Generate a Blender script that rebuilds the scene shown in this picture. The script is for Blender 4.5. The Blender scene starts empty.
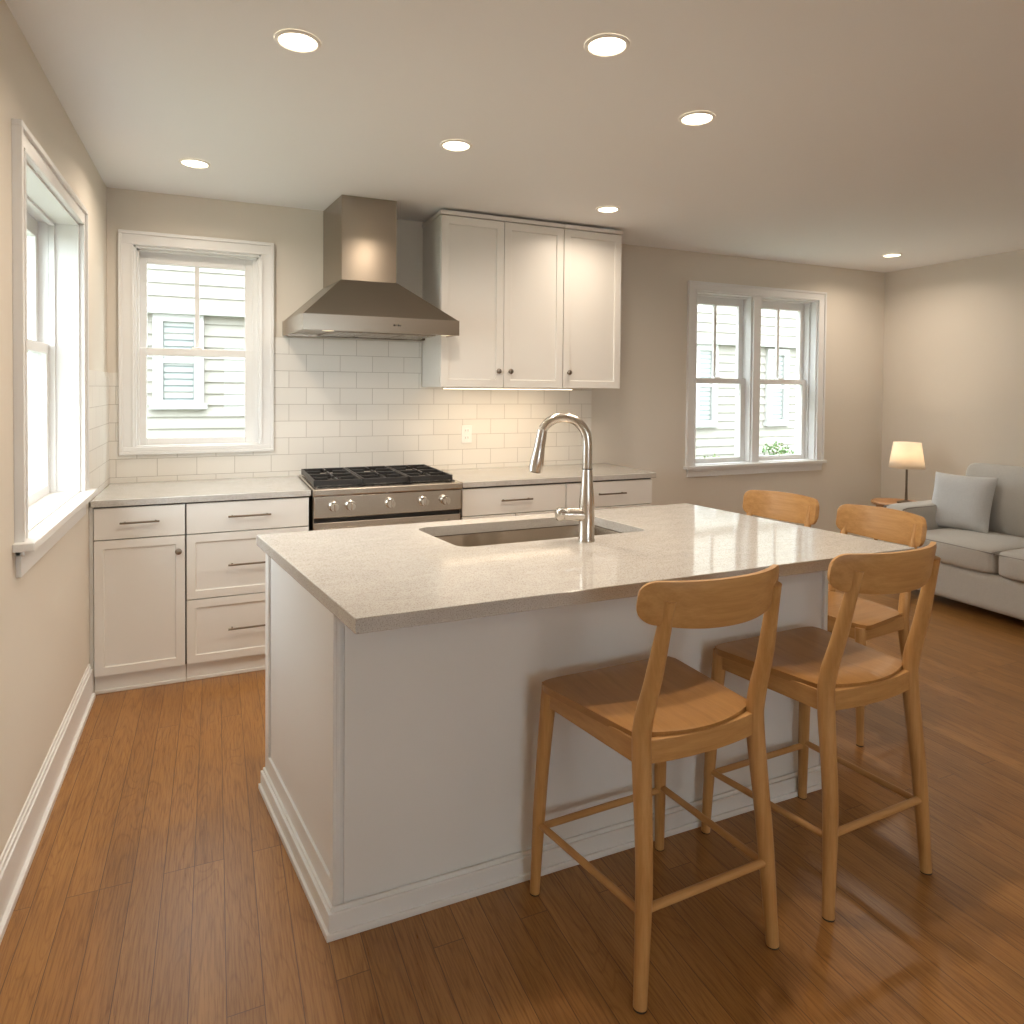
import bpy, bmesh, math, random
from mathutils import Vector, Matrix
random.seed(7)
S = bpy.context.scene
C = bpy.data.collections.new('kitchen'); S.collection.children.link(C)
PI = math.pi

# ------------------------------------------------------------------ camera
yaw, pitch, roll, fpx = 0.4148, 0.0209, 0.0084, 681.75
F = Vector((math.sin(yaw)*math.cos(pitch), math.cos(yaw)*math.cos(pitch), -math.sin(pitch)))
R0 = Vector((math.cos(yaw), -math.sin(yaw), 0)); U0 = R0.cross(F)
R = R0*math.cos(roll) + U0*math.sin(roll); U = U0*math.cos(roll) - R0*math.sin(roll)
cd = bpy.data.cameras.new('camera'); cam = bpy.data.objects.new('camera', cd); C.objects.link(cam)
cam.matrix_world = Matrix(((R.x, U.x, -F.x, .5368), (R.y, U.y, -F.y, -4.2887), (R.z, U.z, -F.z, 1.4457), (0, 0, 0, 1)))
cd.sensor_width = 36; cd.lens = 36*fpx/1024; cd.shift_x = -3.43/1024; cd.shift_y = -108.5/1024
cd.clip_start = .02
S.camera = cam

# ------------------------------------------------------------------ light and exposure
W = bpy.data.worlds.new('world'); S.world = W; W.use_nodes = True
bg = W.node_tree.nodes['Background']; bg.inputs['Color'].default_value = (.86, .93, 1.0, 1); bg.inputs['Strength'].default_value = 7.6
S.view_settings.view_transform = 'Standard'; S.view_settings.look = 'None'
S.view_settings.gamma = 1; S.view_settings.use_curve_mapping = False
S.view_settings.exposure = 0.14
DOWNLIGHT_W = 8.0
WARM = (1.0, .845, .69)

RW, RH, RY = 6.04, 2.519, -7.2       # room: x 0..RW, y RY..0, z 0..RH

# ------------------------------------------------------------------ materials
def new_mat(name):
    m = bpy.data.materials.new(name); m.use_nodes = True
    nt = m.node_tree; b = nt.nodes['Principled BSDF']; return m, nt, b
def N(nt, t, **kw):
    n = nt.nodes.new(t)
    for k, v in kw.items(): setattr(n, k, v)
    return n
def simple(name, col, rough=.5, metal=0., bump=0, bscale=200, **kw):
    m, nt, b = new_mat(name)
    b.inputs['Base Color'].default_value = (*col, 1); b.inputs['Roughness'].default_value = rough; b.inputs['Metallic'].default_value = metal
    for k, v in kw.items(): b.inputs[k].default_value = v
    tc = N(nt, 'ShaderNodeTexCoord'); no = N(nt, 'ShaderNodeTexNoise'); no.inputs['Scale'].default_value = bscale; no.inputs['Detail'].default_value = 3
    nt.links.new(tc.outputs['Object'], no.inputs['Vector'])
    mr = N(nt, 'ShaderNodeMapRange'); mr.inputs['To Min'].default_value = rough*.9; mr.inputs['To Max'].default_value = min(1, rough*1.1)
    nt.links.new(no.outputs['Fac'], mr.inputs['Value']); nt.links.new(mr.outputs['Result'], b.inputs['Roughness'])
    if bump:
        bp = N(nt, 'ShaderNodeBump'); bp.inputs['Strength'].default_value = bump; bp.inputs['Distance'].default_value = .002
        nt.links.new(no.outputs['Fac'], bp.inputs['Height']); nt.links.new(bp.outputs['Normal'], b.inputs['Normal'])
    return m
def emis(name, col, s):
    m, nt, b = new_mat(name); b.inputs['Base Color'].default_value = (*col, 1)
    b.inputs['Emission Color'].default_value = (*col, 1); b.inputs['Emission Strength'].default_value = s; return m
def ramp(nt, stops):
    r = N(nt, 'ShaderNodeValToRGB'); e = r.color_ramp.elements
    while len(e) < len(stops): e.new(.5)
    for i, (p, c) in enumerate(stops): e[i].position = p; e[i].color = (*c, 1)
    return r

def oak(name, light, dark, axis='Z', scale=1., rough=.42):
    """grain runs along the given object axis"""
    m, nt, b = new_mat(name); L = nt.links.new
    tc = N(nt, 'ShaderNodeTexCoord'); mp = N(nt, 'ShaderNodeMapping')
    s = {'X': (1.2, 22, 22), 'Y': (22, 1.2, 22), 'Z': (22, 22, 1.2)}[axis]
    mp.inputs['Scale'].default_value = [q*scale for q in s]
    no = N(nt, 'ShaderNodeTexNoise'); no.inputs['Scale'].default_value = 2.2; no.inputs['Detail'].default_value = 5; no.inputs['Roughness'].default_value = .6
    fi = N(nt, 'ShaderNodeTexNoise'); fi.inputs['Scale'].default_value = 11; fi.inputs['Detail'].default_value = 2
    L(tc.outputs['Object'], mp.inputs['Vector']); L(mp.outputs['Vector'], no.inputs['Vector']); L(mp.outputs['Vector'], fi.inputs['Vector'])
    mx = N(nt, 'ShaderNodeMath', operation='MULTIPLY_ADD'); mx.inputs[1].default_value = .3; L(fi.outputs['Fac'], mx.inputs[0]); L(no.outputs['Fac'], mx.inputs[2])
    r = ramp(nt, [(.42, dark), (.82, light)]); L(mx.outputs[0], r.inputs['Fac']); L(r.outputs['Color'], b.inputs['Base Color'])
    bp = N(nt, 'ShaderNodeBump'); bp.inputs['Strength'].default_value = .12; bp.inputs['Distance'].default_value = .001
    L(fi.outputs['Fac'], bp.inputs['Height']); L(bp.outputs['Normal'], b.inputs['Normal'])
    b.inputs['Roughness'].default_value = rough
    return m

def floor_mat():
    m, nt, b = new_mat('oak_floor'); L = nt.links.new
    tc = N(nt, 'ShaderNodeTexCoord'); sp = N(nt, 'ShaderNodeSeparateXYZ'); L(tc.outputs['Object'], sp.inputs[0])
    cb = N(nt, 'ShaderNodeCombineXYZ'); L(sp.outputs['Y'], cb.inputs['X']); L(sp.outputs['X'], cb.inputs['Y'])
    br = N(nt, 'ShaderNodeTexBrick'); br.offset = .37; br.offset_frequency = 3; br.squash = 1
    br.inputs['Scale'].default_value = 1; br.inputs['Brick Width'].default_value = 1.55; br.inputs['Row Height'].default_value = .082
    br.inputs['Mortar Size'].default_value = .0011; br.inputs['Mortar Smooth'].default_value = .3; br.inputs['Bias'].default_value = 0
    br.inputs['Color1'].default_value = (0, 0, 0, 1); br.inputs['Color2'].default_value = (1, 1, 1, 1); br.inputs['Mortar'].default_value = (.5, .5, .5, 1)
    L(cb.outputs[0], br.inputs['Vector'])
    # per-board offset of the grain
    ad = N(nt, 'ShaderNodeVectorMath', operation='MULTIPLY_ADD'); ad.inputs[1].default_value = (7, 31, 13)
    L(br.outputs['Color'], ad.inputs[0]); L(cb.outputs[0], ad.inputs[2])
    mp = N(nt, 'ShaderNodeMapping'); mp.inputs['Scale'].default_value = (1.0, 9, 1); L(ad.outputs[0], mp.inputs['Vector'])
    # cathedral grain: rings of a stretched, distorted noise
    n1 = N(nt, 'ShaderNodeTexNoise'); n1.inputs['Scale'].default_value = 1.15; n1.inputs['Detail'].default_value = 1.5; n1.inputs['Distortion'].default_value = .35
    L(mp.outputs[0], n1.inputs['Vector'])
    ml = N(nt, 'ShaderNodeMath', operation='MULTIPLY'); ml.inputs[1].default_value = 17; L(n1.outputs['Fac'], ml.inputs[0])
    fr = N(nt, 'ShaderNodeMath', operation='PINGPONG'); fr.inputs[1].default_value = .5; L(ml.outputs[0], fr.inputs[0])
    rr = N(nt, 'ShaderNodeMapRange'); rr.inputs['From Min'].default_value = 0; rr.inputs['From Max'].default_value = .16; L(fr.outputs[0], rr.inputs['Value'])
    # fine pores
    mp2 = N(nt, 'ShaderNodeMapping'); mp2.inputs['Scale'].default_value = (4, 90, 1); L(ad.outputs[0], mp2.inputs['Vector'])
    n2 = N(nt, 'ShaderNodeTexNoise'); n2.inputs['Scale'].default_value = 2.2; n2.inputs['Detail'].default_value = 4; n2.inputs['Roughness'].default_value = .65; L(mp2.outputs[0], n2.inputs['Vector'])
    n3 = N(nt, 'ShaderNodeTexNoise'); n3.inputs['Scale'].default_value = 1.7; n3.inputs['Detail'].default_value = 2; L(mp.outputs[0], n3.inputs['Vector'])
    # tone = board tone + soft figure
    t1 = N(nt, 'ShaderNodeMath', operation='MULTIPLY_ADD'); t1.inputs[1].default_value = .30; t1.inputs[2].default_value = .06; L(br.outputs['Color'], t1.inputs[0])
    t2 = N(nt, 'ShaderNodeMath', operation='MULTIPLY_ADD'); t2.inputs[1].default_value = .55; L(n3.outputs['Fac'], t2.inputs[0]); L(t1.outputs[0], t2.inputs[2])
    base = ramp(nt, [(.15, (.27, .122, .032)), (.55, (.36, .172, .049)), (.9, (.45, .228, .070))]); L(t2.outputs[0], base.inputs['Fac'])
    g1 = N(nt, 'ShaderNodeMix', data_type='RGBA', blend_type='MULTIPLY'); L(base.outputs['Color'], g1.inputs[6])
    gr = ramp(nt, [(0, (.70, .62, .56)), (1, (1, 1, 1))]); L(rr.outputs[0], gr.inputs['Fac']); L(gr.outputs['Color'], g1.inputs[7]); g1.inputs[0].default_value = .55
    g2 = N(nt, 'ShaderNodeMix', data_type='RGBA', blend_type='MULTIPLY'); L(g1.outputs[2], g2.inputs[6])
    gp = ramp(nt, [(.36, (.60, .52, .46)), (.56, (1, 1, 1))]); L(n2.outputs['Fac'], gp.inputs['Fac']); L(gp.outputs['Color'], g2.inputs[7]); g2.inputs[0].default_value = .75
    g3 = N(nt, 'ShaderNodeMix', data_type='RGBA'); L(br.outputs['Fac'], g3.inputs[0]); L(g2.outputs[2], g3.inputs[6]); g3.inputs[7].default_value = (.10, .045, .02, 1)
    L(g3.outputs[2], b.inputs['Base Color'])
    ro = N(nt, 'ShaderNodeMapRange'); ro.inputs['To Min'].default_value = .24; ro.inputs['To Max'].default_value = .36; L(n2.outputs['Fac'], ro.inputs['Value']); L(ro.outputs[0], b.inputs['Roughness'])
    hm = N(nt, 'ShaderNodeMath', operation='MULTIPLY_ADD'); hm.inputs[1].default_value = -3.; L(br.outputs['Fac'], hm.inputs[0]); L(n2.outputs['Fac'], hm.inputs[2])
    bp = N(nt, 'ShaderNodeBump'); bp.inputs['Strength'].default_value = .16; bp.inputs['Distance'].default_value = .0012
    L(hm.outputs[0], bp.inputs['Height']); L(bp.outputs['Normal'], b.inputs['Normal'])
    return m

def tile_mat(name, axes):
    m, nt, b = new_mat(name); L = nt.links.new
    tc = N(nt, 'ShaderNodeTexCoord'); sp = N(nt, 'ShaderNodeSeparateXYZ'); L(tc.outputs['Object'], sp.inputs[0])
    cb = N(nt, 'ShaderNodeCombineXYZ'); L(sp.outputs[axes[0]], cb.inputs['X']); L(sp.outputs[axes[1]], cb.inputs['Y'])
    ad = N(nt, 'ShaderNodeVectorMath', operation='ADD'); ad.inputs[1].default_value = (.06, -1.744+2.0, 0); L(cb.outputs[0], ad.inputs[0])
    br = N(nt, 'ShaderNodeTexBrick'); br.offset = .5; br.inputs['Scale'].default_value = 1
    br.inputs['Brick Width'].default_value = .2; br.inputs['Row Height'].default_value = .1; br.inputs['Mortar Size'].default_value = .0016; br.inputs['Mortar Smooth'].default_value = .25
    br.inputs['Color1'].default_value = (.80, .765, .70, 1); br.inputs['Color2'].default_value = (.83, .80, .735, 1); br.inputs['Mortar'].default_value = (.50, .46, .40, 1)
    L(ad.outputs[0], br.inputs['Vector']); L(br.outputs['Color'], b.inputs['Base Color'])
    bp = N(nt, 'ShaderNodeBump'); bp.invert = True; bp.inputs['Strength'].default_value = .5; bp.inputs['Distance'].default_value = .0015
    L(br.outputs['Fac'], bp.inputs['Height']); L(bp.outputs['Normal'], b.inputs['Normal'])
    b.inputs['Roughness'].default_value = .28
    return m

def quartz_mat():
    m, nt, b = new_mat('quartz'); L = nt.links.new
    tc = N(nt, 'ShaderNodeTexCoord')
    n1 = N(nt, 'ShaderNodeTexNoise'); n1.inputs['Scale'].default_value = 330; n1.inputs['Detail'].default_value = 2
    mp = N(nt, 'ShaderNodeMapping'); mp.inputs['Scale'].default_value = (6, 16, 9); mp.inputs['Rotation'].default_value = (0, 0, .15)
    n2 = N(nt, 'ShaderNodeTexNoise'); n2.inputs['Scale'].default_value = 1.6; n2.inputs['Detail'].default_value = 6; n2.inputs['Distortion'].default_value = .8
    L(tc.outputs['Object'], n1.inputs['Vector']); L(tc.outputs['Object'], mp.inputs['Vector']); L(mp.outputs[0], n2.inputs['Vector'])
    r2 = ramp(nt, [(.3, (.535, .515, .485)), (.7, (.59, .57, .535))]); L(n2.outputs['Fac'], r2.inputs['Fac'])
    r1 = ramp(nt, [(.36, (.62, .58, .52)), (.50, (1, 1, 1))]); L(n1.outputs['Fac'], r1.inputs['Fac'])
    mx = N(nt, 'ShaderNodeMix', data_type='RGBA', blend_type='MULTIPLY'); mx.inputs[0].default_value = .8
    L(r2.outputs['Color'], mx.inputs[6]); L(r1.outputs['Color'], mx.inputs[7]); L(mx.outputs[2], b.inputs['Base Color'])
    b.inputs['Roughness'].default_value = .075; b.inputs['IOR'].default_value = 1.75
    return m

def steel_mat(name, col, rough, axis='X', aniso=0.):
    m, nt, b = new_mat(name); L = nt.links.new
    tc = N(nt, 'ShaderNodeTexCoord'); mp = N(nt, 'ShaderNodeMapping')
    mp.inputs['Scale'].default_value = {'X': (5, 1100, 1100), 'Z': (1100, 1100, 5), 'Y': (1100, 5, 1100)}[axis]
    no = N(nt, 'ShaderNodeTexNoise'); no.inputs['Scale'].default_value = 1; no.inputs['Detail'].default_value = 2
    L(tc.outputs['Object'], mp.inputs['Vector']); L(mp.outputs[0], no.inputs['Vector'])
    mr = N(nt, 'ShaderNodeMapRange'); mr.inputs['To Min'].default_value = rough*.97; mr.inputs['To Max'].default_value = rough*1.03
    L(no.outputs['Fac'], mr.inputs['Value']); L(mr.outputs[0], b.inputs['Roughness'])
    b.inputs['Base Color'].default_value = (*col, 1); b.inputs['Metallic'].default_value = 1
    if aniso:
        tg = N(nt, 'ShaderNodeTangent', direction_type='RADIAL', axis='Z'); L(tg.outputs[0], b.inputs['Tangent']); b.inputs['Anisotropic'].default_value = aniso; b.inputs['Anisotropic Rotation'].default_value = .25
    return m

def fabric_mat(name, c1, c2, sc=420):
    m, nt, b = new_mat(name); L = nt.links.new
    tc = N(nt, 'ShaderNodeTexCoord')
    n1 = N(nt, 'ShaderNodeTexNoise'); n1.inputs['Scale'].default_value = sc; n1.inputs['Detail'].default_value = 2
    n2 = N(nt, 'ShaderNodeTexNoise'); n2.inputs['Scale'].default_value = 9; n2.inputs['Detail'].default_value = 3
    L(tc.outputs['Object'], n1.inputs['Vector']); L(tc.outputs['Object'], n2.inputs['Vector'])
    r = ramp(nt, [(.35, c1), (.65, c2)]); L(n1.outputs['Fac'], r.inputs['Fac']); L(r.outputs['Color'], b.inputs['Base Color'])
    bp = N(nt, 'ShaderNodeBump'); bp.inputs['Strength'].default_value = .35; bp.inputs['Distance'].default_value = .012
    L(n2.outputs['Fac'], bp.inputs['Height'])
    bq = N(nt, 'ShaderNodeBump'); bq.inputs['Strength'].default_value = .4; bq.inputs['Distance'].default_value = .001
    L(n1.outputs['Fac'], bq.inputs['Height']); L(bp.outputs['Normal'], bq.inputs['Normal']); L(bq.outputs['Normal'], b.inputs['Normal'])
    b.inputs['Roughness'].default_value = .95; b.inputs['Sheen Weight'].default_value = .2
    return m

def glass_mat():
    m = bpy.data.materials.new('window_glass'); m.use_nodes = True; nt = m.node_tree; nt.nodes.clear(); L = nt.links.new
    o = N(nt, 'ShaderNodeOutputMaterial'); mx = N(nt, 'ShaderNodeMixShader'); t = N(nt, 'ShaderNodeBsdfTransparent'); g = N(nt, 'ShaderNodeBsdfGlossy')
    g.inputs['Roughness'].default_value = .02; t.inputs['Color'].default_value = (.97, .99, .98, 1)
    lw = N(nt, 'ShaderNodeLayerWeight'); pw = N(nt, 'ShaderNodeMath', operation='POWER'); pw.inputs[1].default_value = 5; L(lw.outputs['Facing'], pw.inputs[0])
    fr = N(nt, 'ShaderNodeMath', operation='MULTIPLY_ADD'); fr.inputs[1].default_value = .8; fr.inputs[2].default_value = .03; L(pw.outputs[0], fr.inputs[0])
    L(fr.outputs[0], mx.inputs[0]); L(t.outputs[0], mx.inputs[1]); L(g.outputs[0], mx.inputs[2]); L(mx.outputs[0], o.inputs['Surface'])
    return m

def siding_mat():
    m, nt, b = new_mat('siding'); L = nt.links.new
    tc = N(nt, 'ShaderNodeTexCoord'); no = N(nt, 'ShaderNodeTexNoise'); no.inputs['Scale'].default_value = 5
    L(tc.outputs['Object'], no.inputs['Vector'])
    r = ramp(nt, [(.3, (.33, .305, .265)), (.7, (.37, .345, .305))]); L(no.outputs['Fac'], r.inputs['Fac']); L(r.outputs['Color'], b.inputs['Base Color'])
    b.inputs['Roughness'].default_value = .8
    return m

M = dict(
    wall=simple('wall_paint', (.74, .685, .60), .75, bump=.05, bscale=180),
    ceiling=simple('ceiling_paint', (.88, .89, .90), .9, bump=.03),
    trim=simple('trim_paint', (.83, .83, .82), .38),
    cab=simple('cabinet_paint', (.80, .775, .725), .36),
    island=simple('island_paint', (.81, .81, .795), .36),
    floor=floor_mat(), tile=tile_mat('subway_tile', 'XZ'), tile_l=tile_mat('subway_tile_left', 'YZ'),
    quartz=quartz_mat(),
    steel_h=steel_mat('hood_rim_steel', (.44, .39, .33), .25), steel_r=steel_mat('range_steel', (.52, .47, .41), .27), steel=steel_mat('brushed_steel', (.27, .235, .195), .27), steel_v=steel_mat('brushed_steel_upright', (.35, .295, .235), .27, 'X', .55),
    steel_s=steel_mat('sink_steel', (.44, .38, .31), .26, 'Y'), nickel=simple('brushed_nickel', (.66, .62, .56), .22, 1.),
    knobm=simple('aged_nickel', (.30, .26, .22), .30, 1.), bronze=simple('dark_bronze', (.20, .16, .12), .35, 1.),
    iron=simple('cast_iron', (.022, .020, .019), .42, bump=.2, bscale=120), black=simple('black_enamel', (.012, .012, .012), .18),
    dark=simple('gap_shade_dark_parts', (.03, .027, .024), .7),  # near black: shade in cabinet gaps, own colour of small dark parts
    oak_z=oak('stool_oak_upright', (.56, .315, .118), (.42, .215, .068), 'Z'),
    oak_x=oak('stool_oak_across', (.56, .315, .118), (.43, .222, .072), 'X'),
    oak_y=oak('stool_oak_depth', (.56, .315, .118), (.43, .222, .072), 'Y'),
    seatm=oak('stool_seat_oak', (.43, .222, .072), (.34, .165, .048), 'Y', rough=.34),
    walnut=oak('side_table_wood', (.42, .22, .09), (.28, .13, .05), 'Y'),
    sofa=fabric_mat('grey_upholstery', (.42, .395, .355), (.52, .49, .44)), pillow=fabric_mat('pillow_linen', (.47, .465, .45), (.56, .555, .54), 300),
    piping=fabric_mat('piping', (.24, .225, .20), (.32, .30, .27)),
    white=simple('white_plastic', (.90, .88, .84), .4), glass=glass_mat(),
    lens=emis('downlight_lens', (1, .86, .62), 9), led=emis('led_lens', (1, .82, .58), 3), halogen=emis('hood_lamp_lens', (1, .85, .6), .8),
    siding=siding_mat(), ext_trim=simple('exterior_trim', (.47, .46, .45), .6), blind=simple('blind_slats', (.32, .33, .31), .5), pane=simple('dark_pane', (.24, .27, .27), .1),
    ground=simple('ground', (.20, .22, .14), .95), soffit=simple('soffit', (.44, .43, .41), .7), roofm=simple('roof_shingle', (.20, .19, .18), .9, bump=.3, bscale=40),
    leaf=simple('leaf', (.12, .22, .07), .6), leaf2=simple('leaf_pale', (.22, .30, .12), .6), stem=simple('twig', (.14, .09, .05), .8),
)
def shade_mat():
    m = bpy.data.materials.new('lamp_shade_cloth'); m.use_nodes = True; nt = m.node_tree; nt.nodes.clear(); L = nt.links.new
    o = N(nt, 'ShaderNodeOutputMaterial'); mx = N(nt, 'ShaderNodeMixShader'); t = N(nt, 'ShaderNodeBsdfTranslucent'); g = N(nt, 'ShaderNodeBsdfDiffuse')
    t.inputs['Color'].default_value = (.92, .84, .72, 1); g.inputs['Color'].default_value = (.85, .80, .72, 1); mx.inputs[0].default_value = .5
    L(g.outputs[0], mx.inputs[1]); L(t.outputs[0], mx.inputs[2]); L(mx.outputs[0], o.inputs['Surface']); return m
M['shade'] = shade_mat()

# ------------------------------------------------------------------ helpers
def BM(): return bmesh.new()
def bx(bm, x0, x1, y0, y1, z0, z1):
    v = [bm.verts.new((x, y, z)) for z in (z0, z1) for y in (y0, y1) for x in (x0, x1)]
    for f in ((0, 2, 3, 1), (4, 5, 7, 6), (0, 1, 5, 4), (2, 6, 7, 3), (0, 4, 6, 2), (1, 3, 7, 5)): bm.faces.new([v[i] for i in f])
    return v
def box(*a):
    bm = BM(); bx(bm, *a); return bm
def prism(bm, poly, z0, z1):
    a = [bm.verts.new((x, y, z0)) for x, y in poly]; b = [bm.verts.new((x, y, z1)) for x, y in poly]
    n = len(poly); bm.faces.new(a[::-1]); bm.faces.new(b)
    for i in range(n): bm.faces.new((a[i], a[(i+1) % n], b[(i+1) % n], b[i]))
def lathe(bm, prof, c=(0, 0, 0), seg=32, axis='Z', cap=True):
    rings = []
    for r, h in prof:
        ring = []
        for k in range(seg):
            a = 2*PI*k/seg; p = {'Z': (r*math.cos(a), r*math.sin(a), h), 'Y': (r*math.cos(a), h, -r*math.sin(a)), 'X': (h, r*math.cos(a), r*math.sin(a))}[axis]
            ring.append(bm.verts.new((p[0]+c[0], p[1]+c[1], p[2]+c[2])))
        rings.append(ring)
    for a, b in zip(rings, rings[1:]):
        for k in range(seg): bm.faces.new((a[k], a[(k+1) % seg], b[(k+1) % seg], b[k]))
    if cap:
        bm.faces.new(rings[0][::-1]); bm.faces.new(rings[-1])
def smooth_path(pts, n=6):
    out = []; P = [Vector(p) for p in pts]
    P = [2*P[0]-P[1]] + P + [2*P[-1]-P[-2]]
    for i in range(1, len(P)-2):
        for k in range(n):
            t = k/n; a, b, c, d = P[i-1:i+3]
            out.append(.5*((2*b)+(c-a)*t+(2*a-5*b+4*c-d)*t*t+(3*b-a-3*c+d)*t**3))
    out.append(P[-2]); return out
def tube(bm, pts, rad, seg=14, n=6, smooth=True, cap=True, squash=1.):
    """round rod through pts; rad may be a list (one per given point)"""
    if not isinstance(rad, (list, tuple)): rad = [rad]*len(pts)
    if smooth and len(pts) > 2:
        q = smooth_path([(*p, ) for p in pts], n); rr = []
        for i in range(len(pts)-1):
            for k in range(n): t = k/n; t = t*t*(3-2*t); rr.append(rad[i]*(1-t)+rad[i+1]*t)
        rr.append(rad[-1])
    else: q = [Vector(p) for p in pts]; rr = list(rad)
    rings = []; up = Vector((0, 0, 1)); prev = None
    for i, p in enumerate(q):
        t = (q[min(i+1, len(q)-1)]-q[max(i-1, 0)]).normalized()
        if prev is None:
            a = t.cross(up)
            if a.length < .3: a = t.cross(Vector((0, 1, 0)))
        else: a = prev - t*prev.dot(t)
        a.normalize(); prev = a; b = t.cross(a)
        rings.append([bm.verts.new(p + a*rr[i]*math.cos(2*PI*k/seg) + b*rr[i]*squash*math.sin(2*PI*k/seg)) for k in range(seg)])
    for a, b in zip(rings, rings[1:]):
        for k in range(seg): bm.faces.new((a[k], a[(k+1) % seg], b[(k+1) % seg], b[k]))
    if cap: bm.faces.new(rings[0][::-1]); bm.faces.new(rings[-1])
def soft_box(bm, c, d, n=7., cuts=10, puff=(0, 0, 0)):
    """rounded, slightly stuffed box; c centre, d half sizes, puff = how much each face bulges"""
    t = bmesh.new(); bmesh.ops.create_cube(t, size=2); bmesh.ops.subdivide_edges(t, edges=t.edges[:], cuts=cuts, use_grid_fill=True)
    mp = {}
    for v in t.verts:
        p = [v.co.x, v.co.y, v.co.z]; s = sum(abs(q)**n for q in p)**(-1/n); q = [w*s for w in p]
        for k in range(3):
            o = [j for j in range(3) if j != k]
            q[k] += puff[k]/d[k]*(1 if p[k] > 0 else -1)*(abs(p[k])**2)*(1-p[o[0]]**2)*(1-p[o[1]]**2)
        mp[v] = bm.verts.new([c[k]+q[k]*d[k] for k in range(3)])
    for f in t.faces: bm.faces.new([mp[v] for v in f.verts])
    t.free()
def obj(name, bm, mat, parent=None, bevel=0., smooth=False, seg=2, loc=None):
    """links bm as ONE mesh object. With a parent the mesh is given in the parent thing's own frame
    minus its stored origin, so world-built things stay put."""
    bmesh.ops.recalc_face_normals(bm, faces=bm.faces[:])
    me = bpy.data.meshes.new(name); bm.to_mesh(me); bm.free()
    me.materials.append(M[mat] if isinstance(mat, str) else mat)
    o = bpy.data.objects.new(name, me); C.objects.link(o)
    org = None
    if parent is not None:
        o.parent = parent; org = parent.get('_o')
        if org: o['_o'] = org
    elif loc is None:
        vs = [v.co for v in me.vertices]
        loc = ((min(v.x for v in vs)+max(v.x for v in vs))/2, (min(v.y for v in vs)+max(v.y for v in vs))/2, min(v.z for v in vs))
    if parent is None: o.location = loc; org = loc; o['_o'] = list(loc)
    if org: me.transform(Matrix.Translation(-Vector(org)))
    if smooth:
        for p in me.polygons: p.use_smooth = True
        e = o.modifiers.new('edge', 'EDGE_SPLIT') if smooth == 'split' else None
        if e: e.split_angle = math.radians(38)
    if bevel:
        b = o.modifiers.new('bevel', 'BEVEL'); b.width = bevel; b.segments = seg; b.limit_method = 'ANGLE'; b.angle_limit = math.radians(35)
    return o
def tag(o, label, cat, group=None):
    o['label'] = label; o['category'] = cat
    if group: o['group'] = group
    return o
def struct(o): o['kind'] = 'structure'; return o
def thing(name, label, cat, loc, group=None, world=True):
    o = bpy.data.objects.new(name, None); C.objects.link(o); o.location = loc; o.empty_display_size = .05
    if world: o['_o'] = list(loc)
    if label: tag(o, label, cat, group)
    return o

# ------------------------------------------------------------------ room shell
def wall_with_holes(name, mp, u0, u1, z0, z1, holes, mat='wall'):
    """mp(u, d, z) -> xyz, d = 0 room side .. T outside"""
    T = .22; bm = BM()
    def cell(a, b, c, d_):
        if b-a < 1e-4 or d_-c < 1e-4: return
        p = [mp(u, d, z) for u in (a, b) for d in (0, T) for z in (c, d_)]
        bx(bm, min(q[0] for q in p), max(q[0] for q in p), min(q[1] for q in p), max(q[1] for q in p), c, d_)
    cur = u0
    for (a, b, c, d_) in sorted(holes):
        cell(cur, a, z0, z1); cell(a, b, z0, c); cell(a, b, d_, z1); cur = b
    cell(cur, u1, z0, z1)
    return struct(obj(name, bm, mat))
mL = lambda u, d, z: (-d, u, z)
mB = lambda u, d, z: (u, d, z)
mR = lambda u, d, z: (RW+d, u, z)
mF = lambda u, d, z: (u, RY-d, z)
H1 = (.126, .783, 1.109, 2.222); H2 = (3.945, 5.224, .862, 2.222); H0 = (-1.822, -.838, .985, 2.142)
H_FILL = (.6, 2.2, .95, 2.15)  # opening for an added, unseen window behind the camera
wall_with_holes('wall_left', mL, RY-.22, .22, -.02, RH+.1, [H0])
wall_with_holes('wall_back', mB, 0, RW, -.02, RH+.1, [H1, H2])
wall_with_holes('wall_right', mR, RY-.22, .22, -.02, RH+.1, [])
wall_with_holes('wall_front', mF, 0, RW, -.02, RH+.1, [H_FILL])
struct(obj('floor', box(0, RW, RY, 0, -.1, 0), 'floor'))
struct(obj('ceiling', box(0, RW, RY, 0, RH, RH+.1), 'ceiling'))

def baseboard(name, mp, u0, u1):
    bm = BM()
    for d0, z0, z1 in ((.028, 0, .022), (.016, .022, .135), (.011, .135, .150), (.006, .150, .163)):
        p = [mp(u, d, 0) for u in (u0, u1) for d in (0, -d0)]
        bx(bm, min(q[0] for q in p), max(q[0] for q in p), min(q[1] for q in p), max(q[1] for q in p), z0, z1)
    return struct(obj(name, bm, 'trim', bevel=.0015))
baseboard('baseboard_left', mL, RY, -.64)
baseboard('baseboard_back', mB, 3.15, RW)
baseboard('baseboard_right', mR, RY, 0)
baseboard('baseboard_front', mF, 0, RW)

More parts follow.
